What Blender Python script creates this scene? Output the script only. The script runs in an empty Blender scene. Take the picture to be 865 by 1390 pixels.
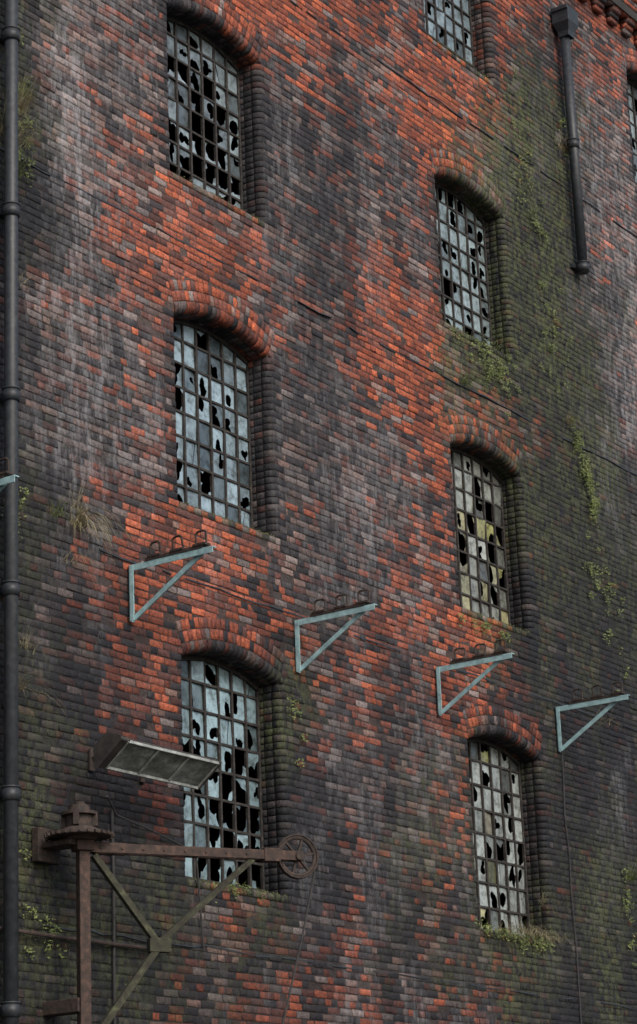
import bpy, math, random
import numpy as np
from mathutils import Vector, Matrix
random.seed(7); rng=np.random.default_rng(7)
scene=bpy.context.scene

# ---------------------------------------------------------------- camera
def nrm(v): v=np.array(v,float); return v/np.linalg.norm(v)
dx=nrm((2368,-990,-3320)); dz=np.array((-412.,10150.,-3320.)); dz=nrm(dz-dx*np.dot(dz,dx)); dy=np.cross(dz,dx)
D=14.0; CAMZ=1.6
cam_d=bpy.data.cameras.new("camera"); cam=bpy.data.objects.new("camera",cam_d); scene.collection.objects.link(cam)
M=Matrix((tuple(dx),tuple(dy),tuple(dz))).to_4x4(); M.translation=Vector((0,-D,CAMZ)); cam.matrix_world=M
cam_d.sensor_fit='HORIZONTAL'; cam_d.sensor_width=24; cam_d.lens=24*3320/865; cam_d.shift_y=-45/865
cam_d.clip_end=2000; cam_d.clip_start=.1
scene.camera=cam
scene.view_settings.view_transform='Standard'; scene.view_settings.look='None'; scene.view_settings.exposure=0

# stain survey: facade elevation (x,z in metres) <-> survey sheet coordinates
def to_sheet(X,Z):
    r=np.stack([X,np.full_like(X,D),Z-CAMZ],-1)
    c=r@np.stack([dx,dy,dz])
    return 432+3320*c[...,0]/-c[...,2], 650-3320*c[...,1]/-c[...,2]

# ---------------------------------------------------------------- noise
_lat=np.random.default_rng(3).random((256,256))
def vnoise(x,y,seed=0):
    x=x+seed*17.31; y=y+seed*9.77
    xi=np.floor(x).astype(int); yi=np.floor(y).astype(int); fx=x-xi; fy=y-yi
    fx=fx*fx*(3-2*fx); fy=fy*fy*(3-2*fy)
    g=lambda a,b:_lat[a%256,b%256]
    return (g(xi,yi)*(1-fx)+g(xi+1,yi)*fx)*(1-fy)+(g(xi,yi+1)*(1-fx)+g(xi+1,yi+1)*fx)*fy
def fbm(x,y,seed=0,o=4):
    s=0;a=.5;t=0
    for i in range(o):
        s=s+a*vnoise(x*2**i,y*2**i,seed+i);t+=a;a*=.5
    return s/t

ANCH=np.array([
(25,60,.1,.8,.1,.3),(25,200,.05,.85,.1,.6),(40,330,.1,.85,.1,.2),(35,450,.15,.75,.1,.1),(40,600,.1,.9,.1,.2),(30,720,.05,.85,.2,.3),(40,850,.1,.85,.05,.2),(60,1000,.25,.8,0,.2),(40,1150,.1,.85,.1,.4),(60,1280,.05,.9,0,.4),
(90,60,.1,.2,.7,0),(100,150,.1,.2,.8,0),(110,230,.1,.1,1,0),(170,100,.25,.3,.4,0),(180,200,.45,.3,.3,0),(90,330,.15,.5,.4,0),(75,430,.1,.2,1,0),(80,520,.1,.2,1,0),(75,590,.05,.3,1,0),(130,500,.2,.35,.5,0),(150,400,.4,.35,.3,0),(150,600,.25,.35,.5,0),(190,550,.4,.3,.4,0),(200,650,.35,.3,.4,0),(120,680,.2,.55,.3,.1),(35,520,.1,.95,0,0),(50,260,.05,.95,.1,.1),(55,650,.05,.95,.1,.1),
(200,300,.8,.1,.1,0),(270,310,.9,.1,.1,0),(150,260,.5,.2,.3,0),(330,330,.7,.2,.1,0),(200,400,.7,.3,.2,0),(250,385,.9,.1,0,0),(310,420,.9,.1,0,0),(225,470,.85,.1,.1,0),(222,560,.7,.2,.3,0),(230,680,.8,.1,.1,0),
(215,50,.4,.4,.3,0),(360,40,.95,0,0,0),(400,90,.6,.2,.2,0),(440,30,.85,.1,0,0),(370,200,.1,.6,.3,0),(380,280,.2,.5,.3,0),(380,130,.3,.5,.2,0),
(480,120,.35,.4,.2,0),(520,60,.6,.2,.1,0),(560,140,.8,.1,0,0),(600,200,.9,.05,0,0),(430,200,.1,.55,.35,0),(500,230,.15,.5,.35,0),(550,280,.35,.45,.3,0),(450,330,.15,.55,.35,0),(400,380,.2,.5,.3,0),(520,360,.5,.4,.2,0),(500,450,.75,.2,.1,0),(560,420,.8,.1,.1,0),(440,470,.3,.45,.3,0),(400,540,.1,.6,.4,0),(450,560,.25,.45,.4,0),(530,530,.8,.15,.05,0),(570,580,.7,.2,.1,0),(480,640,.05,.35,.75,0),(400,640,.05,.55,.5,0),(540,680,.1,.35,.65,0),(580,740,.45,.3,.3,0),(600,620,.85,.1,0,0),(600,800,.8,.1,.1,0),(580,860,.7,.2,.1,0),
(640,560,.6,.2,.1,.4),(700,590,.5,.4,0,.3),(480,760,.15,.45,.5,0),(420,720,.2,.45,.4,0),(380,780,.35,.45,.25,0),(300,760,.85,.1,.1,0),(250,740,.9,.05,.05,0),(230,800,.8,.2,0,0),(300,850,.8,.1,.1,0),(350,860,.55,.35,0,0),(240,880,.8,.2,0,0),(160,800,.45,.5,.1,0),(130,870,.2,.75,.05,0),(180,920,.4,.55,.1,0),(240,960,.75,.2,0,0),(100,930,.1,1,0,0),(200,1000,.35,.7,0,0),(235,1080,.6,.45,0,0),(150,1090,.12,.95,0,0),(200,1180,.1,.95,0,.2),(160,1250,.1,.95,0,.3),(280,1240,.35,.6,.1,.2),(330,1260,.35,.6,.1,.2),(390,1100,.2,.8,.05,0),(395,950,.2,.7,.1,.6),(420,880,.4,.5,.1,.1),(470,900,.5,.4,.15,0),(450,980,.35,.55,.15,0),(520,950,.45,.45,.15,0),(560,1000,.25,.5,.3,0),(480,1060,.2,.6,.3,0),(540,1100,.2,.55,.3,0),(600,1050,.25,.5,.35,.2),(430,1180,.12,.8,.15,0),(440,1260,.4,.6,.1,0),(520,1200,.22,.6,.3,0),(590,1150,.2,.55,.35,.45),(560,1270,.3,.6,.15,.1),(620,1230,.35,.5,.15,.1),(630,1100,.5,.35,.1,.1),(640,950,.7,.25,0,0),(610,920,.6,.3,0,0),(690,980,.5,.45,0,0),(720,900,.25,.75,0,.2),(640,870,.9,0,0,.2),
(650,150,.8,.15,0,0),(690,30,.8,.15,.1,0),(720,90,.35,.5,.15,.1),(740,30,.5,.4,0,0),(660,200,.4,.35,.2,.7),(690,230,.08,.55,.3,1),(700,180,.05,.55,.3,1),(740,160,.05,.95,.1,.8),(740,260,.03,1,0,.8),(710,350,.06,.95,0,.6),(750,420,.03,1,0,.7),(700,480,.1,.8,0,.8),(660,500,.1,.5,.05,1),(740,540,.04,1,0,.6),(720,640,.3,.75,0,.25),(760,700,.02,1,0,.4),(800,760,0,1,0,.5),(840,850,0,1,0,.2),(790,620,.02,.95,0,1),(800,500,.04,.95,.05,.7),(800,420,.12,.7,.3,.3),(830,330,.2,.3,.75,0),(810,220,.2,.3,.75,0),(850,120,.5,.25,.5,0),(810,90,.5,.35,.3,0),(840,30,.7,.2,.1,0),(850,470,.05,.15,1,0),(850,560,.05,.4,.9,0),(850,680,.03,.95,.2,.3),(760,850,.03,1,0,.2),(740,930,.18,.95,.05,0),(820,960,.02,1,0,.1),(780,1080,.06,1,.0,.05),(850,1100,.05,1,.2,.1),(740,1150,.08,1,.05,.1),(820,1200,.04,1,.05,.4),(760,1260,.12,1,.05,.3),(700,1290,.3,.75,0,.4),(640,1300,.3,.6,.05,.2),(700,400,.08,.85,0,.6),(800,1300,.05,1,0,.3),
(100,1380,.1,.95,0,.2),(300,1380,.35,.6,.1,.1),(450,1380,.45,.5,.1,0),(600,1380,.35,.5,.2,0),(800,1380,.05,1,0,.2)],float)
def field(X,Z):
    X=np.asarray(X,float);Z=np.asarray(Z,float)
    px,py=to_sheet(X,Z)
    px=px+45*(fbm(X*1.6,Z*1.6,1)-.5); py=py+80*(fbm(X*1.3,Z*1.3,5)-.5)
    out=np.zeros((len(X),4))
    for i in range(0,len(X),20000):
        ddx=(px[i:i+20000,None]-ANCH[None,:,0]); ddy=(py[i:i+20000,None]-ANCH[None,:,1])*.75
        d2=ddx**2+ddy**2
        w=np.exp(-d2/(2*26**2))+.3e3/(d2+4000)**2*4
        out[i:i+20000]=(w@ANCH[:,2:])/w.sum(1,keepdims=True)
    R,Dk,L,Mo=out.T
    sharp=lambda v,k=1.35:(v-.5)*k+.5
    R=sharp(R,1.25)+.9*(fbm(X*1.7,Z*2.4,9)-.5)-.04
    Dk=sharp(Dk,1.25)+.7*(fbm(X*2.3,Z*.9,13)-.5)+.5*(fbm(X*3.5,Z*.4,43,3)-.5)+.05
    L=L+1.0*(fbm(X*3.4,Z*.7,17)-.5)*(L>.02)-.04
    Mo=Mo*1.15+1.2*(fbm(X*2.6,Z*.9,21)-.5)*(Mo>.02)-.04
    return [np.clip(a,0,1) for a in (R,Dk,L,Mo)]
def bulge(X,Z): return .03*(fbm(X*.6,Z*.6,30,3)-.5)

# ---------------------------------------------------------------- materials
def mat_new(name):
    m=bpy.data.materials.new(name); m.use_nodes=True; nt=m.node_tree
    for n in list(nt.nodes): nt.nodes.remove(n)
    o=nt.nodes.new('ShaderNodeOutputMaterial'); b=nt.nodes.new('ShaderNodeBsdfPrincipled'); nt.links.new(b.outputs[0],o.inputs[0])
    return m,nt,b
def ramp(nt,src,stops):
    r=nt.nodes.new('ShaderNodeValToRGB'); e=r.color_ramp.elements
    e[0].position,e[0].color=stops[0][0],(*stops[0][1],1) ; e[1].position,e[1].color=stops[-1][0],(*stops[-1][1],1)
    for p,c in stops[1:-1]:
        q=e.new(p); q.color=(*c,1)
    nt.links.new(src,r.inputs[0]); return r.outputs[0]
def mixc(nt,f,a,b,mode='MIX'):
    m=nt.nodes.new('ShaderNodeMix'); m.data_type='RGBA'; m.blend_type=mode
    for s,v in ((0,f),(6,a),(7,b)):
        if hasattr(v,'links'): nt.links.new(v,m.inputs[s])
        elif s==0: m.inputs[0].default_value=v
        else: m.inputs[s].default_value=(*v,1) if len(v)==3 else v
    return m.outputs[2]
def math_(nt,op,a,b=0.,c=None):
    m=nt.nodes.new('ShaderNodeMath'); m.operation=op
    for i,v in enumerate((a,b,c)):
        if v is None: continue
        if hasattr(v,'links'): nt.links.new(v,m.inputs[i])
        else: m.inputs[i].default_value=v
    return m.outputs[0]
def noise(nt,scale,detail=3,rough=.6,vec=None,sc=None):
    n=nt.nodes.new('ShaderNodeTexNoise'); n.inputs['Scale'].default_value=scale; n.inputs['Detail'].default_value=detail; n.inputs['Roughness'].default_value=rough
    g=nt.nodes.new('ShaderNodeNewGeometry'); v=g.outputs['Position']
    if sc:
        mp=nt.nodes.new('ShaderNodeMapping'); mp.inputs['Scale'].default_value=sc; nt.links.new(v,mp.inputs[0]); v=mp.outputs[0]
    nt.links.new(v,n.inputs['Vector']); return n.outputs['Fac']
def bump(nt,b,h,s=.5,d=.01):
    bp=nt.nodes.new('ShaderNodeBump'); bp.inputs['Strength'].default_value=s; bp.inputs['Distance'].default_value=d
    nt.links.new(h,bp.inputs['Height']); nt.links.new(bp.outputs[0],b.inputs['Normal'])

def brick_material(name,mortar=False):
    m,nt,b=mat_new(name)
    at=nt.nodes.new('ShaderNodeAttribute'); at.attribute_name='Col'
    st=nt.nodes.new('ShaderNodeAttribute'); st.attribute_name='Stain'
    sp=nt.nodes.new('ShaderNodeSeparateColor'); nt.links.new(st.outputs['Color'],sp.inputs[0])
    n1=noise(nt,26,4,.75); n2=noise(nt,4.5,4,.7,sc=(1,1,.6)); n3=noise(nt,80,1,.7)
    c=mixc(nt,1.,at.outputs['Color'],ramp(nt,n1,[(.3,(.28,.28,.30)),(.5,(1,1,1)),(.7,(1.8,1.7,1.65))]),'MULTIPLY')
    soot=math_(nt,'MULTIPLY',sp.outputs[0],ramp(nt,n2,[(.36,(.25,)*3),(.58,(1,)*3)]))
    c=mixc(nt,math_(nt,'MULTIPLY',soot,.85),c,(.013,.015,.020))
    nl=noise(nt,7,4,.8,sc=(1.3,1.3,.3))
    lime=math_(nt,'MULTIPLY',sp.outputs[2],ramp(nt,nl,[(.46,(0,)*3),(.63,(1,)*3)]))
    c=mixc(nt,math_(nt,'MULTIPLY',lime,.62),c,(.36,.37,.40))
    nm=noise(nt,11,4,.8,sc=(1,1,.5))
    moss=math_(nt,'MULTIPLY',sp.outputs[1],ramp(nt,nm,[(.43,(0,)*3),(.56,(1,)*3)]))
    c=mixc(nt,math_(nt,'MULTIPLY',moss,.72),c,ramp(nt,n3,[(.3,(.04,.053,.018)),(.7,(.17,.20,.075))]))
    nt.links.new(c,b.inputs['Base Color'])
    nt.links.new(ramp(nt,n1,[(.3,(.5,)*3),(.7,(.9,)*3)]),b.inputs['Roughness'])
    b.inputs['Specular IOR Level'].default_value=.35
    bump(nt,b,n1,1.,.014)
    return m
MB_brick=brick_material('weathered_brick'); MB_mortar=brick_material('old_mortar',True)

def simple(name,stops,scale=12,rough=.7,metal=0,bs=.3,sc=None,bd=.005):
    m,nt,b=mat_new(name); n=noise(nt,scale,5,.7,sc=sc)
    nt.links.new(ramp(nt,n,stops),b.inputs['Base Color']); b.inputs['Roughness'].default_value=rough; b.inputs['Metallic'].default_value=metal
    bump(nt,b,n,bs,bd); return m
M_iron=simple('painted_black_iron',[(.3,(.014,.018,.023)),(.6,(.035,.042,.05)),(.75,(.08,.075,.07))],18,.5)
M_rust=simple('rusty_iron',[(.3,(.022,.016,.014)),(.5,(.05,.032,.026)),(.72,(.12,.07,.052))],16,.8)
M_dkrust=simple('dark_corroded_iron',[(.3,(.018,.014,.013)),(.5,(.038,.028,.024)),(.72,(.10,.065,.05))],22,.8)
M_rustmoss=simple('mossy_iron',[(.35,(.025,.022,.018)),(.55,(.045,.046,.03)),(.72,(.11,.12,.065))],12,.9)
M_blue=simple('pale_blue_paint',[(.26,(.08,.055,.04)),(.36,(.22,.34,.37)),(.6,(.36,.57,.60)),(.8,(.5,.68,.7))],9,.6)
M_frame=simple('window_iron_paint',[(.35,(.013,.012,.012)),(.55,(.03,.027,.025)),(.75,(.10,.09,.08))],20,.75)
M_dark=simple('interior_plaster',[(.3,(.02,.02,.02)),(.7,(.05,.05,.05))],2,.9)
M_cable=simple('cable_rubber',[(.3,(.015,.015,.016)),(.7,(.05,.05,.05))],20,.7)
M_lampdark=simple('lamp_dark_casing',[(.3,(.015,.015,.015)),(.7,(.06,.055,.05))],9,.7)
M_lampglass=simple('lamp_sheen_glass',[(.3,(.05,.055,.05)),(.5,(.15,.175,.165)),(.75,(.36,.40,.39))],5,.25,bs=.1,sc=(1,2,1))  # lighter tones put the glass's reflective sheen into its colour
M_grass=simple('dry_grass',[(.3,(.18,.16,.08)),(.5,(.30,.26,.16)),(.7,(.42,.37,.25))],9,.8)
M_green=simple('green_weed',[(.3,(.06,.09,.02)),(.5,(.13,.17,.045)),(.7,(.24,.27,.10))],9,.7)
M_moss=simple('moss',[(.3,(.03,.04,.012)),(.5,(.08,.095,.025)),(.7,(.17,.19,.06))],30,.95)
M_ground=simple('asphalt',[(.3,(.035,.035,.035)),(.7,(.065,.063,.06))],3,.9)
M_stone=simple('stone_coping',[(.3,(.10,.09,.08)),(.7,(.22,.2,.18))],6,.9)
M_roof=simple('slate',[(.3,(.04,.04,.045)),(.7,(.08,.08,.09))],6,.7)
def glass_mat():
    m,nt,b=mat_new('dirty_sky_tinted_glass')  # opaque pane colour holds real dirt plus the pale sky reflection
    at=nt.nodes.new('ShaderNodeAttribute'); at.attribute_name='Col'
    n=noise(nt,9,4,.75); n2=noise(nt,3,2,.6)
    c=mixc(nt,1.,at.outputs['Color'],ramp(nt,n,[(.33,(.35,.33,.29)),(.52,(1,1,1)),(.7,(1.3,1.3,1.28))]),'MULTIPLY')
    nt.links.new(c,b.inputs['Base Color']); nt.links.new(ramp(nt,n2,[(.3,(.10,)*3),(.7,(.4,)*3)]),b.inputs['Roughness'])
    b.inputs['Specular IOR Level'].default_value=.6
    return m
M_glass=glass_mat()

# ---------------------------------------------------------------- mesh helpers
def link(o,parent=None):
    scene.collection.objects.link(o)
    if parent: o.parent=parent
    return o
def empty(name,loc=(0,0,0)):
    e=bpy.data.objects.new(name,None); e.empty_display_size=.3; link(e); return e
def mesh_np(name,V,F,mats,parent=None,cols=None,stain=None,smooth=False):
    me=bpy.data.meshes.new(name); V=np.asarray(V,np.float32)
    F=np.asarray(F,np.int32)
    me.vertices.add(len(V)); me.vertices.foreach_set('co',V.ravel())
    me.loops.add(F.size); me.loops.foreach_set('vertex_index',F.ravel())
    me.polygons.add(len(F)); me.polygons.foreach_set('loop_start',np.arange(0,F.size,F.shape[1],dtype=np.int32))
    me.update(calc_edges=True); me.validate()
    for nm,a in (('Col',cols),('Stain',stain)):
        if a is not None:
            at=me.color_attributes.new(nm,'FLOAT_COLOR','POINT')
            at.data.foreach_set('color',np.concatenate([a,np.ones((len(a),1))],1).astype(np.float32).ravel())
    for m in mats: me.materials.append(m)
    if smooth: me.polygons.foreach_set('use_smooth',[True]*len(me.polygons))
    return link(bpy.data.objects.new(name,me),parent)

class MB:
    def __init__(s): s.v=[];s.f=[]
    def add(s,vs,fs):
        b=len(s.v); s.v+= [tuple(v) for v in vs]; s.f+=[tuple(i+b for i in f) for f in fs]
    def box(s,c,size,axes=None,taper=1):
        ax=axes or (Vector((1,0,0)),Vector((0,1,0)),Vector((0,0,1)))
        c=Vector(c); h=[q/2 for q in size]; vs=[]
        for k in (-1,1):
            for (i,j) in ((-1,-1),(1,-1),(1,1),(-1,1)):
                vs.append(c+ax[0]*h[0]*i+ax[1]*h[1]*j+ax[2]*h[2]*k)
        s.add(vs,[(0,3,2,1),(4,5,6,7),(0,1,5,4),(1,2,6,5),(2,3,7,6),(3,0,4,7)])
    def beam(s,a,b,w,h,up=(0,0,1)):
        a=Vector(a);b=Vector(b);d=(b-a);L=d.length;d.normalize();u=Vector(up);sd=d.cross(u).normalized();u=sd.cross(d).normalized()
        s.box((a+b)/2,(L,w,h),(d,sd,u))
    def cyl(s,a,b,r,r2=None,n=16,cap=True):
        a=Vector(a);b=Vector(b);d=(b-a).normalized(); r2=r if r2 is None else r2
        t=Vector((0,0,1)) if abs(d.z)<.9 else Vector((1,0,0)); u=d.cross(t).normalized(); w=d.cross(u)
        vs=[];
        for p,rr in ((a,r),(b,r2)):
            for i in range(n):
                q=2*math.pi*i/n; vs.append(p+(u*math.cos(q)+w*math.sin(q))*rr)
        fs=[(i,(i+1)%n,n+(i+1)%n,n+i) for i in range(n)]
        if cap: fs+=[tuple(range(n-1,-1,-1)),tuple(range(n,2*n))]
        s.add(vs,fs)
    def tube(s,pts,r,n=8):
        for a,b in zip(pts[:-1],pts[1:]): s.cyl(a,b,r,n=n)
    def torus(s,c,axis,R,r,n=28,m=8):
        c=Vector(c);d=Vector(axis).normalized(); t=Vector((0,0,1)) if abs(d.z)<.9 else Vector((1,0,0)); u=d.cross(t).normalized(); w=d.cross(u)
        vs=[]
        for i in range(n):
            q=2*math.pi*i/n; e=u*math.cos(q)+w*math.sin(q)
            for j in range(m):
                p=2*math.pi*j/m; vs.append(c+e*(R+r*math.cos(p))+d*r*math.sin(p))
        s.add(vs,[(i*m+j,((i+1)%n)*m+j,((i+1)%n)*m+(j+1)%m,i*m+(j+1)%m) for i in range(n) for j in range(m)])
    def make(s,name,mat,parent=None,bevel=0,smooth=False):
        me=bpy.data.meshes.new(name); me.from_pydata(s.v,[],s.f); me.materials.append(mat); me.update()
        o=link(bpy.data.objects.new(name,me),parent)
        if smooth:
            for p in me.polygons: p.use_smooth=len(p.vertices)==4
        if bevel:
            md=o.modifiers.new('bevel','BEVEL'); md.width=bevel; md.segments=2; md.limit_method='ANGLE'
        return o

# ---------------------------------------------------------------- facade layout (metres)
C=.075; HW=.81; RISE=.155
R=(HW**2+RISE**2)/(2*RISE); TH=math.asin(HW/R)
COLX=[13.93,19.34,24.75,30.5]
FL=[(5.25,7.425),(9.0,11.025),(12.6,14.55),(16.5,18.375)]
OPEN=[(cx,s,t) for cx in COLX for (s,t) in FL]
RO=R+.345
X0,X1,Z0,Z1=12.0,36.0,2.25,20.4
DEPTH=.33; GY=.285
def forb(z,kind):
    """x-intervals removed from a course centred at z. kind: 'brick' or 'mortar'"""
    out=[]
    k=int(round((z-C/2)/C))
    for cx,s,t in OPEN:
        zc=t+RISE-R
        if kind=='brick':
            if s-C<=z<s: out.append((cx-HW-.02,cx+HW+.02))
            elif s<=z<t:
                q=.112 if k%2 else .225; out.append((cx-HW-q,cx+HW+q))
            elif t<=z<zc+RO:
                h=min(math.sqrt(max(0,RO**2-(z-zc)**2)),(z-zc)*math.tan(TH)); out.append((cx-h,cx+h))
        else:
            if s<=z<t: out.append((cx-HW-.05,cx+HW+.05))
            elif t<=z<zc+R+.08:
                h=min(HW+.05,math.sqrt(max(0,(R+.08)**2-(z-zc)**2))); out.append((cx-h,cx+h))
    return sorted(out)
def subtract(a,b,fl):
    segs=[(a,b)]
    for f0,f1 in fl:
        n=[]
        for s0,s1 in segs:
            if f1<=s0 or f0>=s1: n.append((s0,s1));continue
            if f0>s0: n.append((s0,f0))
            if f1<s1: n.append((f1,s1))
        segs=n
    return segs

wh=empty('brick_warehouse')
rects=[]
ks=range(int(Z0/C),int(Z1/C))
for k in ks:
    zm=(k+.5)*C; fl=forb(zm,'brick')
    hd=(k%4==0)
    off=.05625 if hd else (0 if k%2 else .1125)
    x=X0+off-.3
    while x<X1:
        if hd: l=.1125
        else: l=.225+random.uniform(-.004,.004) if random.random()>.16 else .1125
        for s0,s1 in subtract(x,x+l,fl):
            if s1-s0>.03: rects.append((s0,s1,k*C,(k+1)*C,1 if l<.2 else 0))
        x+=l
rects=np.array(rects); nb=len(rects); g=.0060
x0=rects[:,0]+g*1.15;x1=rects[:,1]-g*1.15;z0=rects[:,2]+g;z1=rects[:,3]-g
def j(s): return rng.normal(0,s,nb)
yo=rng.normal(0,.0020,nb); sp_=rng.random(nb); yo=np.where(sp_<.03,yo+.010,yo); yo=np.where(sp_>.985,yo-.007,yo)
cw=.008*(fbm(rects[:,0]*.9,rects[:,2]*3,77,3)-.5)*2   # courses wander slightly
z0=z0+cw; z1=z1+cw
corners=[(x0,z0),(x1,z0),(x1,z1),(x0,z1)]
V=np.zeros((nb,12,3)); tl=[j(.0014) for _ in range(4)]; jx=[j(.0035) for _ in range(4)]; jz=[j(.0028) for _ in range(4)]
sx=[1,-1,-1,1]; sz=[1,1,-1,-1]
chip=rng.gamma(.7,.0035,(4,nb))
for i,(xx,zz) in enumerate(corners):
    xx=xx+jx[i];zz=zz+jz[i]
    V[:,i]=np.stack([xx,np.full(nb,.035),zz],-1)
    V[:,4+i]=np.stack([xx,yo+.0028+tl[i],zz],-1)
    V[:,8+i]=np.stack([xx+sx[i]*(.002+chip[i]),yo+tl[i],zz+sz[i]*(.0018+chip[i]*.6)],-1)
base=[(0,1,5,4),(1,2,6,5),(2,3,7,6),(3,0,4,7),(4,5,9,8),(5,6,10,9),(6,7,11,10),(7,4,8,11),(8,9,10,11)]
F=(np.array(base)[None]+(np.arange(nb)*12)[:,None,None]).reshape(-1,4)
V=V.reshape(-1,3)
bid=np.repeat(np.arange(nb),12)
cen=np.stack([(x0+x1)/2,(z0+z1)/2],-1); kind=np.zeros(nb)
header=rects[:,4]

# special lofted bricks (jambs, arches, sills)
sv=[];sf=[];sb=[];scen=[];skind=[]
def loft(prof,mp,t0,t1,kindv,shift=(1,1),gp=.005):
    secs=[]
    jit=random.gauss(0,.0022)
    for t,d in ((t0+gp,.02),(t0+gp,.0035),(t0+gp*1.6,0),(t1-gp*1.6,0),(t1-gp,.0035),(t1-gp,.02)):
        secs.append([mp(a+shift[0]*d+shift[0]*jit,y+shift[1]*d+jit,t) for a,y in prof])
    b=len(sv); n=len(prof)
    for s in secs: sv.extend(s)
    for i in range(5):
        for q in range(n-1):
            sf.append((b+i*n+q,b+i*n+q+1,b+(i+1)*n+q+1,b+(i+1)*n+q))
    bi=nb+len(scen); sb.extend([bi]*(6*n))
    c=np.mean(np.array(secs[2]+secs[3]),0); scen.append((c[0],c[2])); skind.append(kindv)
BN=.075
def bullprof(q):
    p=[(q-.005,.03),(q-.005,.003),(q-.008,0)]
    for i in range(7):
        a=math.pi/2*i/6; p.append((BN-BN*math.sin(a),BN-BN*math.cos(a)))
    p+=[(0,.105),(.010,.108)]
    return p
def revprof(a=.117,b=.215): return [(.03,a),(.004,a),(0,a+.004),(0,b-.004),(.004,b)]
def flatprof(a,b): return [(b-.005,.03),(b-.005,.004),(b-.008,0),(a+.008,0),(a+.005,.004),(a+.005,.03)]
for cx,s,t in OPEN:
    k0=int(round(s/C));k1=int(round(t/C))
    for k in range(k0,k1):
        q=.112 if k%2 else .225
        for sd in (-1,1):
            mp=lambda a,y,tt,sd=sd:(cx+sd*(HW+a),y,tt)
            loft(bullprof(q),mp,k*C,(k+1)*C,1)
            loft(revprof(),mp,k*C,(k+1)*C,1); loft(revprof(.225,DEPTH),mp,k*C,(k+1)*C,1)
    zc=t+RISE-R; n=23
    for ring in range(3):
        nn=n+ring
        for i in range(nn):
            t0=-TH+2*TH*i/nn; t1=-TH+2*TH*(i+1)/nn
            base_r=R+ring*.115
            mp=lambda a,y,tt,b=base_r:(cx+(b+a)*math.sin(tt),y,zc+(b+a)*math.cos(tt))
            if ring==0:
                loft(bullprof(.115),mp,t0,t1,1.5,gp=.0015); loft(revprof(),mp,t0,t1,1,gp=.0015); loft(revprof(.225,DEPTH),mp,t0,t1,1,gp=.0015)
            else: loft(flatprof(0,.115),mp,t0,t1,2,shift=(0,1),gp=.0017)
    ns=14
    for i in range(ns):
        a0=cx-HW-.01+(2*HW+.02)*i/ns; a1=cx-HW-.01+(2*HW+.02)*(i+1)/ns
        pr=[(-C+.004,.03),(-C+.004,-.004),(-.03,-.006),(-.012,-.002),(0,.012),(.045,DEPTH)]
        loft(pr,lambda a,y,tt:(tt,y,s+a),a0,a1,3,shift=(-.3,.7))
V2=np.array(sv); F2=np.array(sf)+len(V)
V=np.concatenate([V,V2]);F=np.concatenate([F,F2]); bid=np.concatenate([bid,np.array(sb)])
cen=np.concatenate([cen,np.array(scen)]); kind=np.concatenate([kind,np.array(skind)]); header=np.concatenate([header,np.zeros(len(scen))])
def brick_colors(cen,kind,header=None):
    n=len(cen); Rr,Dk,L,Mo=field(cen[:,0],cen[:,1])
    if header is None: header=np.zeros(n)
    Rr=np.where(kind==2,np.clip(Rr+.08,0,.75),Rr); Dk=np.where(kind==2,Dk*.85,Dk); L=np.where(kind==2,L*.5,L)
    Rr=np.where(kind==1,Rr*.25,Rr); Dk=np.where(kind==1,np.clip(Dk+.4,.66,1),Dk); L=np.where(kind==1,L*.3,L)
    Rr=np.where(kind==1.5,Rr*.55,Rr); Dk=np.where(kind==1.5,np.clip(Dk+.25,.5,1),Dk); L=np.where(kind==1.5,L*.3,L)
    Mo=np.where(kind==3,np.clip(Mo+.45,0,1),Mo); Rr=np.where(kind==3,Rr*.6,Rr)
    u=rng.random(n); v=rng.random(n)-.3*header; w=rng.random((n,1)); w2=rng.random((n,1))
    orange=np.array([.45,.118,.055])*(1-w)+np.array([.21,.058,.036])*w
    maroon=np.array([.19,.066,.048])*(1-w)+np.array([.09,.043,.038])*w
    brown=np.array([.26,.165,.14])*(1-w)+np.array([.15,.10,.09])*w
    grey=np.array([.25,.205,.195])*(1-w)+np.array([.13,.115,.118])*w
    dark=np.array([.020,.019,.024])*(1-w)+np.array([.055,.045,.050])*w
    isor=(u<Rr*.77)
    ismar=(~isor)&(u<Rr*.77+.12+.12*Rr)
    col=np.where(isor[:,None],orange,np.where(ismar[:,None],maroon,np.where((v<.22+.6*Dk)[:,None],dark,np.where((v<.62+.2*Dk)[:,None],brown,grey))))
    col=col*(1-.68*Dk[:,None]**1.3)*(.65+.7*rng.random((n,1)))
    f=(L*(.05+.33*rng.random(n)))[:,None]; col=col*(1-f)+np.array([.29,.28,.285])*f
    return col,np.stack([np.clip(Dk*1.,0,1),Mo,L],-1)
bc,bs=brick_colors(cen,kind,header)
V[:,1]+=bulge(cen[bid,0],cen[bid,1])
mesh_np('wall_bricks',V,F,[MB_brick],wh,bc[bid],bs[bid])

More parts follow.
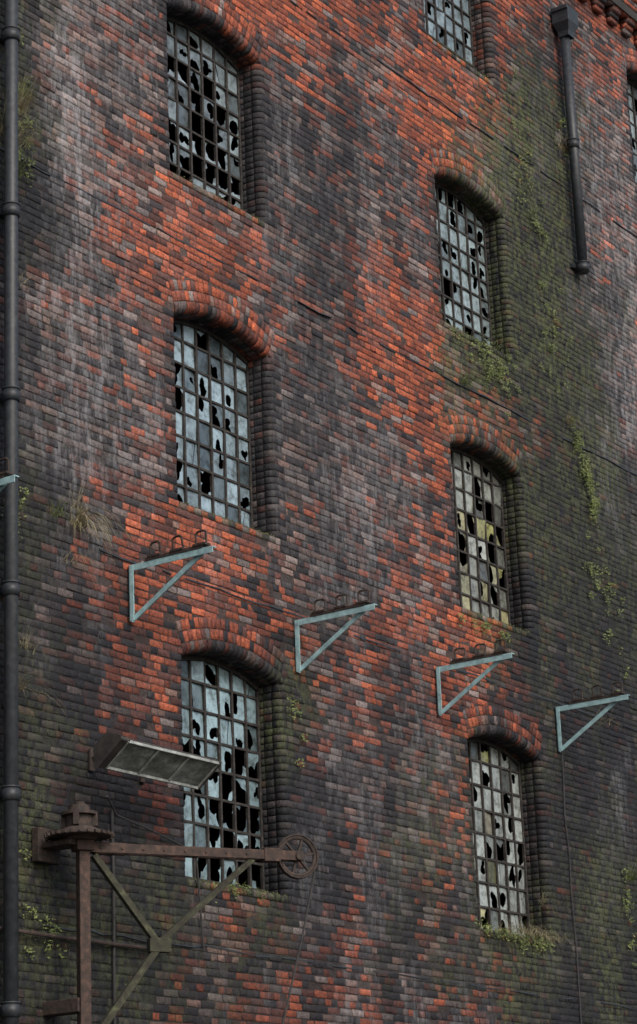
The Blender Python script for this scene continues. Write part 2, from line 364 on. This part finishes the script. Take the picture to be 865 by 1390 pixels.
# mortar bed
mv=[];mf=[]
for k in ks:
    for a,b in subtract(X0-.3,X1+.2,forb((k+.5)*C,'mortar')):
        n=max(1,int((b-a)/.3)); xs=np.linspace(a,b,n+1)
        for q in range(n):
            i=len(mv); mv+=[(xs[q],.0062,k*C),(xs[q+1],.0062,k*C),(xs[q+1],.0062,(k+1)*C),(xs[q],.0062,(k+1)*C)]; mf.append((i,i+1,i+2,i+3))
lp=[(.10,.012)]+[(BN+.009-BN*math.sin(math.pi/2*i/6),BN+.009-BN*math.cos(math.pi/2*i/6)) for i in range(7)]+[(.009,DEPTH+.02),(.12,DEPTH+.021)]
for cx,s,t in OPEN:
    zc=t+RISE-R; path=[(-1,'j',s),(-1,'j',t)]+[(0,'a',-TH+2*TH*i/16) for i in range(17)]+[(1,'j',t),(1,'j',s)]
    b=len(mv)
    for sd,ty,tt in path:
        for a,y in lp:
            mv.append((cx+sd*(HW+a),y,tt) if ty=='j' else (cx+(R+a)*math.sin(tt),y,zc+(R+a)*math.cos(tt)))
    n=len(lp)
    for i in range(len(path)-1):
        for q in range(n-1): mf.append((b+i*n+q,b+i*n+q+1,b+(i+1)*n+q+1,b+(i+1)*n+q))
    i=len(mv); mv+=[(cx-HW-.05,.02,s-.012),(cx+HW+.05,.02,s-.012),(cx+HW+.05,DEPTH+.02,s+.03),(cx-HW-.05,DEPTH+.02,s+.03)]; mf.append((i,i+1,i+2,i+3))
mv=np.array(mv)
Rr,Dk,L,Mo=field(mv[:,0],mv[:,2])
mc=np.array([.055,.047,.043])[None]*(1-.8*Dk[:,None])+np.array([.04,.006,.0])[None]*(Rr*.6)[:,None]; mc=mc*(1-.3*L[:,None])+np.array([.22,.215,.22])*.3*L[:,None]
mv[:,1]+=bulge(mv[:,0],mv[:,2])
mesh_np('mortar_bed',mv,mf,[MB_mortar],wh,mc,np.stack([Dk,Mo,L],-1))

def shell_mat():
    m,nt,b=mat_new('brick_coursework')
    tc=nt.nodes.new('ShaderNodeNewGeometry'); sp=nt.nodes.new('ShaderNodeSeparateXYZ'); nt.links.new(tc.outputs['Position'],sp.inputs[0])
    cb=nt.nodes.new('ShaderNodeCombineXYZ'); nt.links.new(math_(nt,'ADD',sp.outputs[0],sp.outputs[1]),cb.inputs[0]); nt.links.new(sp.outputs[2],cb.inputs[1])
    br=nt.nodes.new('ShaderNodeTexBrick'); nt.links.new(cb.outputs[0],br.inputs[0])
    br.inputs['Scale'].default_value=1; br.inputs['Brick Width'].default_value=.225; br.inputs['Row Height'].default_value=.075; br.inputs['Mortar Size'].default_value=.006
    br.inputs['Color1'].default_value=(.2,.06,.035,1); br.inputs['Color2'].default_value=(.05,.04,.04,1); br.inputs['Mortar'].default_value=(.06,.055,.05,1)
    c=mixc(nt,.7,br.outputs[0],ramp(nt,noise(nt,.8,6,.7),[(.3,(.3,.3,.32)),(.7,(1,1,1))]),'MULTIPLY'); nt.links.new(c,b.inputs['Base Color']); b.inputs['Roughness'].default_value=.85
    bump(nt,b,br.outputs[1],-.4,.01); return m
M_shell=shell_mat()
def quads(name,qs,mat,parent):
    v=[];f=[]
    for q in qs: i=len(v); v+=list(q); f.append((i,i+1,i+2,i+3))
    return mesh_np(name,v,f,[mat],parent)
BX0,BX1,BZ,BD=-4.,48.,22.,16.
XL=X0-.3;XR=X1+.2;ZB=int(Z0/C)*C;ZT=int(Z1/C)*C
quads('outer_walls',[((BX0,0,0),(XL,0,0),(XL,0,BZ),(BX0,0,BZ)),((XR,0,0),(BX1,0,0),(BX1,0,BZ),(XR,0,BZ)),((XL,0,0),(XR,0,0),(XR,0,ZB),(XL,0,ZB)),((XL,0,ZT),(XR,0,ZT),(XR,0,BZ),(XL,0,BZ)),
 ((BX0,0,0),(BX0,BD,0),(BX0,BD,BZ),(BX0,0,BZ)),((BX1,0,0),(BX1,BD,0),(BX1,BD,BZ),(BX1,0,BZ)),((BX0,BD,0),(BX1,BD,0),(BX1,BD,BZ),(BX0,BD,BZ))],M_shell,wh)
quads('roof',[((BX0,0,BZ-.6),(BX1,0,BZ-.6),(BX1,BD,BZ-.6),(BX0,BD,BZ-.6))],M_roof,wh)
b=MB(); 
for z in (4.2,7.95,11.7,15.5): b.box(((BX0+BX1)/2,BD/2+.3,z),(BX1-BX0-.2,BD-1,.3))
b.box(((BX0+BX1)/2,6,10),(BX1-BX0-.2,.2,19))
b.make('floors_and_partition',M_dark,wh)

# cornice : corbel table
x=13.0
zc0=18.9
cb_=MB()
while x<35.5:
    cb_.box((x,-.05,zc0+.11),(.21,.12,.07)); cb_.box((x,-.07,zc0+.185),(.215,.16,.07)); cb_.box((x,-.035,zc0+.035),(.20,.09,.07))
    x+=.45
V=np.array(cb_.v);F=np.array(cb_.f)
nbk=len(V)//8; cc=V.reshape(-1,8,3).mean(1)[:,[0,2]]; bid2=np.repeat(np.arange(nbk),8); c2,s2=brick_colors(cc,np.full(nbk,0))
o=mesh_np('cornice_corbels',V,F,[MB_brick],wh,c2[bid2],s2[bid2])
rb=MB()
for ci,(zz,pr) in enumerate(((19.13,.17),(19.205,.17),(19.28,.2),(19.355,.2),(19.43,.23))):
    x=12.5+(ci%2)*.11
    while x<35.8:
        rb.box((x+.11,-pr/2+.02,zz+.0375),(.216,pr+.02,.066)); x+=.225
V=np.array(rb.v);F=np.array(rb.f); nbk=len(V)//8; cc=V.reshape(-1,8,3).mean(1)[:,[0,2]]; bid2=np.repeat(np.arange(nbk),8); c2,s2=brick_colors(cc,np.zeros(nbk))
mesh_np('cornice_courses',V,F,[MB_brick],wh,c2[bid2],s2[bid2])
b=MB(); b.box((24,-.1,19.32),(23.6,.16,.36)); b.make('cornice_core',M_dark,wh)
b=MB(); b.box(((BX0+BX1)/2,.1,BZ+.08),(BX1-BX0,.7,.16)); b.make('parapet_coping',M_stone,wh,.01)

# cracks and iron straps on floor levels, both built as dark strips
b=MB()
for z,xa,xb in ((15.62,12,35),(11.85,12,35),(8.21,12,35),(4.62,12,35)):
    x=xa; zz=z
    while x<xb:
        l=random.uniform(.12,.4)
        z2=z+random.gauss(0,.008)
        if random.random()>.25:
            b.beam((x,.001,zz),(x+l,.001,z2),.02+random.random()*.01,.006+random.random()*.012)
        x+=l; zz=z2
b.make('crack_and_strap_lines',M_iron,wh)

# ---------------------------------------------------------------- windows
SPEC={(19.34,12.6):("obooo bxboo xbxbo xxbxb oxxbb bxbxb bxxbx xbbxx".split(),(.22,.28,.315)),
(19.34,9.0):("obooo ooboo bbobo obbbo oobob ooboo bboob ooooo".split(),(.25,.345,.41)),
(19.34,5.25):("obooo oobbo bbobb bobxx xbxxb bxxxx obxxx xxbxx".split(),(.24,.35,.40)),
(24.75,12.6):("bxbob obobb ooobb bbobb boobb xboob bobob bbxob".split(),(.26,.34,.37)),
(24.75,9.0):("obobo ooboo oobxo bxobx bobxo boobx oobbo ooobo".split(),(.29,.32,.30)),
(24.75,5.25):("obobo oboob boobo oobbo obxbb boobb obboo bobox".split(),(.28,.32,.32)),
(24.75,16.5):("ooboo oooob oboob obooo ooboo booob obobo ooboo".split(),(.23,.31,.36))}
NC,NR=7,8
wi=0
for cx,s,t in OPEN:
    wi+=1
    zb=s+.055; zt=t+RISE+.01; W=2*HW; pw=W/NC; ph=(zt-zb)/NR
    spec,tint=SPEC.get((cx,s),([''.join(random.choice('ooobbx') for _ in range(5)) for _ in range(8)],(.28,.34,.36)))
    fr=MB()
    for i in range(NC+1):
        x=cx-HW+i*pw; w=.05 if i in (0,NC) else .029
        fr.box((x,GY,(zb+zt)/2),(w,.035,zt-zb))
    for jn in range(NR+1):
        z=zb+jn*ph; w=.07 if jn==0 else .027
        fr.box((cx,GY+.0015,z),(W,.028,w))
    zc=t+RISE-R; pts=[Vector((cx+(R-.02)*math.sin(a),GY-.004,zc+(R-.02)*math.cos(a))) for a in np.linspace(-TH,TH,15)]
    for p,q in zip(pts[:-1],pts[1:]): fr.beam(p,q,.045,.05)
    wo=empty('window_%d'%wi); wo.parent=wh
    fr.make('frame_%d'%wi,M_frame,wo,.003)
    gv=[];gf=[];gc=[]
    for r in range(NR):
        row=spec[r]
        for c in range(NC):
            ci=c-2
            st=random.choice('oobbx') if ci<0 else row[ci]
            xa=cx-HW+c*pw+.008; xb=xa+pw-.016; zh=zt-r*ph-.008; zl=zh-ph+.016
            y=GY+.006; ty=random.gauss(0,.005); tz=random.gauss(0,.005)
            col=np.array(tint)*random.uniform(.6,1.2)
            if cx>20 and ((s==9.0 and r>=3 and random.random()<.6) or (s==5.25 and c<4 and random.random()<.2)): col=col*np.array([1.15,random.uniform(1.,1.08),random.uniform(.45,.85)])
            if random.random()<.15: col=col*.4
            mx,mz=(xa+xb)/2,(zl+zh)/2; hx,hz=(xb-xa)/2,(zh-zl)/2
            P=lambda a,bq:(mx+a*hx,y+a*ty+bq*tz,mz+bq*hz)
            i0=len(gv)
            if st=='o':
                if random.random()<.2:
                    a=random.uniform(-.8,.8);bq=random.uniform(-.8,.8)
                    q=[P(-1,-1),P(a,-1),P(bq,1),P(-1,1)]; ty=random.gauss(0,.012); q2=[P(a+.05,-1),P(1,-1),P(1,1),P(bq+.05,1)]
                    gv+=q+q2; gf+=[(i0,i0+1,i0+2,i0+3),(i0+4,i0+5,i0+6,i0+7)]; gc+=[col]*4+[col*.8]*4
                else:
                    gv+=[P(-1,-1),P(1,-1),P(1,1),P(-1,1)]; gf.append((i0,i0+1,i0+2,i0+3)); gc+=[col]*4
            else:
                n=24; ox=random.uniform(-.6,.6); oz=random.uniform(-.6,.6)
                br=random.uniform(.6,1.3) if st=='b' else random.uniform(1.5,2.6)
                nk=random.randint(5,9); keys=[random.uniform(.35,1.25) for _ in range(nk)]
                if random.random()<.5: keys[random.randrange(nk)]=.15
                el_=random.uniform(.55,1.0); rot=random.random()*3.14
                outer=[];inner=[]
                for q in range(n):
                    a=2*math.pi*q/n+.02; dxx,dzz=math.cos(a),math.sin(a)
                    ts=[]
                    if dxx>0: ts.append((1-ox)/dxx)
                    if dxx<0: ts.append((-1-ox)/dxx)
                    if dzz>0: ts.append((1-oz)/dzz)
                    if dzz<0: ts.append((-1-oz)/dzz)
                    tm=min(ts)
                    kq=q/n*nk; k_=int(kq); fk=kq-k_
                    rr=br*(keys[k_%nk]*(1-fk)+keys[(k_+1)%nk]*fk)*(el_+(1-el_)*abs(math.cos(a-rot)))*random.uniform(.93,1.07)
                    if rr>tm*.88: rr=tm
                    outer.append(P(ox+dxx*tm,oz+dzz*tm)); inner.append(P(ox+dxx*rr,oz+dzz*rr))
                gv+=outer+inner; gc+=[col]*(2*n)
                for q in range(n):
                    gf.append((i0+q,i0+(q+1)%n,i0+n+(q+1)%n,i0+n+q))
    me=mesh_np('glass_%d'%wi,gv,gf,[M_glass],wo,np.array(gc))

# ---------------------------------------------------------------- drain pipes
def pipe(name,x,za,zb,r,hop,y=-.12):
    e=empty(name)
    b=MB(); b.cyl((x,y,za),(x,y,zb),r,n=20); 
    z=za+.02
    step=1.83
    while z<zb:
        b.cyl((x,y,z),(x,y,z+.11),r*1.22,n=20); b.cyl((x,y,z+.11),(x,y,z+.125),r*1.32,n=20)
        z+=step
    b.make('pipe',M_iron,e,smooth=True)
    b=MB(); z=za+.09
    while z<zb:
        b.box((x,-.03,z),(r*4.2,.05,.05)); b.cyl((x-r*1.7,-.07,z),(x-r*1.7,-.02,z),.012,n=8); b.cyl((x+r*1.7,-.07,z),(x+r*1.7,-.02,z),.012,n=8); z+=step
    b.make('pipe_ears',M_iron,e)
    if hop:
        vs=[];z=zb-.05
        secs=[(r*1.2,z),(r*1.3,z+.08),(.15,z+.2),(.15,z+.36),(.175,z+.37),(.175,z+.42)]
        for h,zz in secs:
            for a,c in ((-1,-1),(1,-1),(1,1),(-1,1)): vs.append((x+a*h,y-.02+c*min(h,.13),zz))
        fs=[(i*4+q,i*4+(q+1)%4,i*4+4+(q+1)%4,i*4+4+q) for i in range(len(secs)-1) for q in range(4)]
        m=MB(); m.add(vs,fs); m.box((x,y-.02,z+.40),(.3,.22,.02)); m.make('hopper_head',M_iron,e,.006)
    return e
pipe('drain_pipe',15.82,.1,19.0,.065,False,-.15)
pipe('drain_pipe',27.48,14.36,17.95,.068,True,-.13)

# ---------------------------------------------------------------- line brackets
def bracket(x,seed):
    random.seed(seed)
    e=empty('wall_bracket'); z=8.14; L=1.0; H=.55
    b=MB()
    b.box((x,-.028,z-H/2),(.07,.012,H)); b.box((x-.031,-.05,z-H/2),(.008,.055,H))
    b.box((x,-L/2-.02,z),(.06,L,.010)); b.box((x-.027,-L/2-.02,z-.028),(.008,L,.06))
    b.beam((x+.01,-.04,z-H+.03),(x+.01,-L*.86,z-.03),.008,.05,up=(0,0,1)); b.beam((x+.032,-.04,z-H+.03),(x+.032,-L*.86,z-.03),.05,.007)
    b.make('steel_angle_frame',M_blue,e,.002)
    b=MB()
    b.box((x,-L*.56,z+.022),(.075,L*.68,.03))
    for i,yy in enumerate((-.33,-.60,-.87)):
        tw=random.uniform(-.04,.04)
        h=.16; w=.12
        p=[(x-.0,yy+w/2,z+.03),(x+tw*.3,yy+w/2+.005,z+h),(x+tw*.3,yy+w/2-.02,z+h+.02),(x+tw,yy-w/2+.02,z+h+.02),(x+tw,yy-w/2,z+h),(x,yy-w/2,z+.03)]
        b.tube(p,.011,6); b.box((x,yy,z+.045),(.09,.15,.02))
    b.make('rail_and_hoops',M_dkrust,e)
    b=MB()
    for zz in (-.08,-.28,-.48): b.cyl((x+.008,-.05,z+zz),(x+.008,-.02,z+zz),.013,n=6)
    b.make('bolts',M_rust,e)
for i,x in enumerate((14.9,17.69,20.46,23.26,26.05)): bracket(x,i+3)
random.seed(11)

# ---------------------------------------------------------------- flood light
e=empty('wall_floodlight')
xa,xb=16.78,18.12; yc=-.5; zc=6.17
tilt=math.radians(-38)
def sec(pts,x): return [(x,yc+math.cos(tilt)*a-math.sin(tilt)*c,zc+math.sin(tilt)*a+math.cos(tilt)*c) for a,c in pts]
prof=[(-.17,-.09),(-.175,-.06),(-.10,.05),(-.07,.065),(.07,.065),(.10,.05),(.175,-.06),(.17,-.09)]
n=len(prof); b=MB(); b.add(sec(prof,xa)+sec(prof,xb),[(i,(i+1)%n,n+(i+1)%n,n+i) for i in range(n-1)])
b.make('reflector_housing',M_lampdark,e)
b=MB(); p2=[(a*1.04,c*1.1) for a,c in prof]
for q0,q1 in ((xa-.12,xa+.0),(xb,xb+.03)):
    b.add(sec(p2,q0)+sec(p2,q1),[(i,(i+1)%n,n+(i+1)%n,n+i) for i in range(n)]+[tuple(range(n)),tuple(range(2*n-1,n-1,-1))])
b.make('end_caps',M_lampdark,e,.006)
b=MB(); p3=[(-.155,-.088),(.155,-.088)]
for k in range(3):
    q0=xa+.02+(xb-xa)*k/3; q1=xa-.02+(xb-xa)*(k+1)/3
    s0=sec(p3,q0);s1=sec(p3,q1); b.add(s0+s1,[(0,1,3,2)])
b.make('glass_panels',M_lampglass,e)
b=MB()
for a in (-.16,.16):
    s0=sec([(a,-.092)],xa)[0]; s1=sec([(a,-.092)],xb)[0]; b.beam(s0,s1,.026,.026)
for k in range(4):
    q=xa+(xb-xa)*k/3; s0=sec([(-.17,-.094)],q)[0]; s1=sec([(.17,-.094)],q)[0]; b.beam(s0,s1,.022,.018)
b.make('bezel',simple('lamp_bezel_enamel',[(.3,(.12,.12,.11)),(.5,(.3,.33,.32)),(.65,(.5,.54,.52))],7,.5),e,.003)
b=MB()
for q in (xa+.3,xb-.3):
    b.beam((q,-.02,zc+.02),(q,yc+.08,zc+.06),.03,.02); b.box((q,-.02,zc),(.07,.02,.2))
b.make('support_arms',M_dkrust,e)

# ---------------------------------------------------------------- jib crane
e=empty('jib_crane')
P0=Vector((16.48,-.4,5.25)); dr=Vector((.867,-.498,0)).normalized(); sd=Vector((-dr.y,dr.x,0)); up=Vector((0,0,1)); Lj=2.09
b=MB()
b.beam(P0+up*.06,P0-up*2.6,.10,.10,up=dr)
b.box(P0+up*.02,(.16,.16,.1),(dr,sd,up))
b.make('mast',M_rust,e,.008)
b=MB()
for q in (-.045,.045):
    b.beam(P0+sd*q-dr*.05,P0+dr*(Lj+.02)+sd*q,.012,.085)
b.box(P0+dr*Lj*.5+up*.0,(.1,.1,.07),(dr,sd,up)); b.box(P0+dr*.25,(.3,.08,.1),(dr,sd,up)); b.box(P0+dr*1.8,(.16,.12,.12),(dr,sd,up))
for k in range(9): b.cyl(P0+dr*(.15+k*.2)-sd*.06,P0+dr*(.15+k*.2)-sd*.045,.014,n=8)
b.make('jib_arm',M_rust,e,.004)
J=P0+dr*.70-up*.83
b=MB()
b.beam(P0+dr*.10-up*.06,J,.07,.055); b.beam(P0+dr*1.62-up*.04,J-dr*.03,.07,.05); b.beam(J,P0-up*1.75,.07,.06)
b.box(J,(.2,.085,.12),(dr,sd,up)); b.make('braces',M_rustmoss,e,.004)
W=P0+dr*(Lj-.02)+up*.0
b=MB(); b.torus(W,sd,.175,.022,32,8); b.torus(W+sd*.02,sd,.195,.010,32,6); b.torus(W-sd*.02,sd,.195,.010,32,6)
for k in range(6):
    a=math.pi*k/3+.2; b.beam(W,W+(dr*math.cos(a)+up*math.sin(a))*.17,.02,.026,up=sd)
b.cyl(W-sd*.07,W+sd*.07,.04,n=14); b.make('pulley_wheel',M_dkrust,e,smooth=False)
b=MB(); r0=W+dr*.18-up*.03; b.tube([r0,r0-up*.15-dr*.02,r0-up*.7-dr*.16,r0-up*1.6-dr*.42+up*0],.010,8); b.make('hoist_rope',M_cable,e)
b=MB(); T=P0+up*.06-dr*.03
for z0_,z1_,ra,rb_ in ((0,.03,.14,.16),(.03,.055,.28,.28),(.055,.075,.25,.24),(.075,.11,.17,.15),(.11,.22,.12,.12),(.22,.25,.16,.16),(.25,.31,.10,.09),(.31,.34,.05,.05)):
    b.cyl(T+up*z0_,T+up*z1_,ra,rb_,n=28)
for k in range(26):
    a=2*math.pi*k/26; d=Vector((math.cos(a),math.sin(a),0)); b.box(T+up*.042+d*.29,(.035,.03,.028),(d,Vector((-d.y,d.x,0)),up))
for k in range(4):
    a=math.pi*k/2+.5; d=Vector((math.cos(a),math.sin(a),0)); b.box(T+up*.17+d*.13,(.06,.05,.10),(d,Vector((-d.y,d.x,0)),up))
b.make('slewing_gear',M_dkrust,e,.004)
b=MB(); b.box((16.40,-.2,5.29),(.22,.42,.05)); b.box((16.48,-.2,3.9),(.16,.4,.12)); b.box((16.40,-.05,5.3),(.3,.08,.3)); b.box((16.48,-.2,2.7),(.16,.4,.12))
b.make('wall_mount',M_dkrust,e,.008)

# ---------------------------------------------------------------- conduits and cables
def cable(name,pts,r,mat=M_cable):
    b=MB(); b.tube([Vector(p) for p in pts],r,8); return b.make(name,mat,None)
cable('wall_cable',[(26.08,-.04,7.6),(26.1,-.02,7.2),(26.05,-.03,6.8),(26.12,-.02,6.3),(26.08,-.03,5.9),(26.13,-.02,5.2),(26.1,-.02,3)],.009)
cable('wall_cable',[(13,-.06,4.50),(15.3,-.06,4.53),(16.6,-.06,4.52),(18.1,-.05,4.53)],.018,M_dkrust)
cable('wall_cable',[(17.35,-.03,3.2),(17.35,-.03,4.4),(17.36,-.03,5.0),(17.35,-.03,5.75)],.014)
cable('wall_cable',[(16.7,-.5,5.72),(17.2,-.2,5.66),(17.9,-.06,5.62),(18.6,-.04,5.5),(18.7,-.03,4.6)],.009)

# ---------------------------------------------------------------- plants
def tuft(name,x,z,n,ln,spread,mat,hang=.6,y=0,width=.006,xs=.06,zs=.02):
    v=[];f=[]
    for k in range(n):
        p=np.array([x+random.gauss(0,xs),y-.005,z+random.gauss(0,zs)])
        d=np.array([random.gauss(0,spread),-abs(random.gauss(.5,.3)),random.uniform(.1,1.2)]); d/=np.linalg.norm(d)
        L=ln*random.uniform(.4,1.1); seg=6; sdv=np.array([random.uniform(.5,1),random.uniform(-.4,.4),0])*width
        b0=len(v)
        for q in range(seg+1):
            w=(1-q/seg)*.9+.1
            v.append(p-sdv*w/2); v.append(p+sdv*w/2)
            p=p+d*L/seg; d=d+np.array([0,0,-hang*2.2/seg]); d/=np.linalg.norm(d); 
            if p[1]>-.012: p[1]=-.012
        for q in range(seg): f.append((b0+2*q,b0+2*q+1,b0+2*q+3,b0+2*q+2))
    return mesh_np(name,v,f,[mat],None)
def leaves(name,pts,size,mat,y=(-.015,-.07)):
    v=[];f=[]
    for (x,z) in pts:
        s=size*random.uniform(.5,1.3); c=Vector((x,random.uniform(*y),z))
        nrm_=Vector((random.gauss(0,.6),-1,random.gauss(.4,.6))).normalized(); u=nrm_.cross(Vector((random.gauss(0,1),0,1))).normalized(); w=nrm_.cross(u)
        b0=len(v); v+=[tuple(c-u*s),tuple(c-w*s*.45),tuple(c+u*s),tuple(c+w*s*.45)]; f.append((b0,b0+1,b0+2,b0+3))
    return mesh_np(name,v,f,[mat],None)
def from_sheet(px,py):
    u=px-432;v=650-py; ray=np.array([u,v,-3320.]); q=np.array([ray@dx,ray@dy,ray@dz]); s=D/q[1]; return q[0]*s,q[2]*s+CAMZ
def T(px,py,n,ln,sp,mat,**k):
    x,z=from_sheet(px,py); return tuft('grass_tuft',x,z,n,ln,sp,mat,**k)
T(14,190,110,.5,.5,M_grass,hang=.3,xs=.1); T(24,150,80,.5,.4,M_grass,hang=.2); T(20,235,80,.3,.5,M_green); T(30,130,50,.35,.4,M_green,hang=.3)
T(30,385,20,.3,.5,M_grass); T(105,715,110,.6,.3,M_grass,hang=1.5,xs=.06,width=.010); T(75,700,50,.4,.4,M_green,hang=.9); T(95,765,25,.4,.4,M_grass,hang=1.3)
T(630,520,110,.3,.5,M_green,hang=1.0); T(765,205,90,.4,.5,M_grass,hang=.9); T(780,240,40,.3,.5,M_green)
T(715,1268,220,.38,.6,M_grass,hang=1.1,xs=.4,width=.007); T(700,1270,200,.25,.6,M_green,hang=1.,xs=.45)
T(855,1195,90,.5,.5,M_green,hang=.3); T(22,935,40,.5,.5,M_grass,hang=.8); T(12,690,40,.3,.5,M_green); T(770,575,60,.4,.5,M_grass,hang=1.1)
T(650,845,70,.12,.6,M_green,xs=.3); T(35,880,30,.3,.4,M_grass); T(820,980,50,.3,.5,M_grass,xs=.2); T(100,690,25,.4,.4,M_grass,hang=.2)
T(735,1225,25,.3,.5,M_grass); T(300,1205,50,.12,.6,M_green,xs=.3); T(672,470,60,.2,.6,M_green,xs=.25)
pts=[]
for (pa,pb,sx_,sz_,n) in (((775,570),(805,690),.12,.1,1500),((655,480),(690,520),.25,.14,900),((600,445),(660,470),.2,.02,250),((785,740),(830,820),.2,.2,400),((625,835),(690,862),.1,.02,300),((15,640),(20,720),.12,.1,240),((20,130),(30,230),.15,.1,300),((262,1190),(350,1210),.1,.02,140),((840,1180),(860,1300),.2,.2,400),((690,150),(730,330),.35,.35,700),((760,160),(775,240),.1,.1,240),((20,1180),(60,1300),.2,.2,240),((655,1255),(730,1280),.2,.03,500),((800,700),(850,950),.3,.3,350),((740,400),(760,520),.3,.3,450),((395,930),(405,1000),.08,.1,160),((20,20),(30,120),.1,.1,120)):
    a=np.array(from_sheet(*pa)); c=np.array(from_sheet(*pb))
    cl=[a+(c-a)*random.random()+np.array([random.gauss(0,sx_*.7),random.gauss(0,sz_)]) for _ in range(max(4,n//22))]
    for k in range(n):
        q=random.choice(cl); pts.append((q[0]+random.gauss(0,.035),q[1]-abs(random.gauss(0,.06))))
leaves('creeping_weeds',pts,.017,M_green)
pts=[]
for cx,s,t in OPEN:
    for k in range(300): pts.append((cx+random.uniform(-HW,HW),s+random.gauss(.0,.006)))
leaves('sill_moss',pts,.012,M_moss,y=(-.018,.05))

# ---------------------------------------------------------------- ground
mesh_np('ground',[(-600,-600,0),(600,-600,0),(600,600,0),(-600,600,0)],[(0,1,2,3)],[M_ground])

# ---------------------------------------------------------------- light
w=bpy.data.worlds.new('World'); scene.world=w; w.use_nodes=True; nt=w.node_tree
sky=nt.nodes.new('ShaderNodeTexSky'); sky.sky_type='NISHITA'; sky.sun_disc=False
sdir=Vector((-.35,-.9,.75)).normalized()
el=math.asin(sdir.z); sky.sun_elevation=el; sky.sun_rotation=math.atan2(sdir.x,sdir.y)
sky.air_density=1; sky.dust_density=4
nt.links.new(sky.outputs[0],nt.nodes['Background'].inputs[0]); nt.nodes['Background'].inputs[1].default_value=.15
sl=bpy.data.lights.new('sun','SUN'); sl.energy=1.4; sl.angle=math.radians(25); sl.color=(1,.97,.93)
so=bpy.data.objects.new('sun',sl); link(so); so.rotation_euler=sdir.to_track_quat('Z','Y').to_euler(); so.location=(0,-20,30)
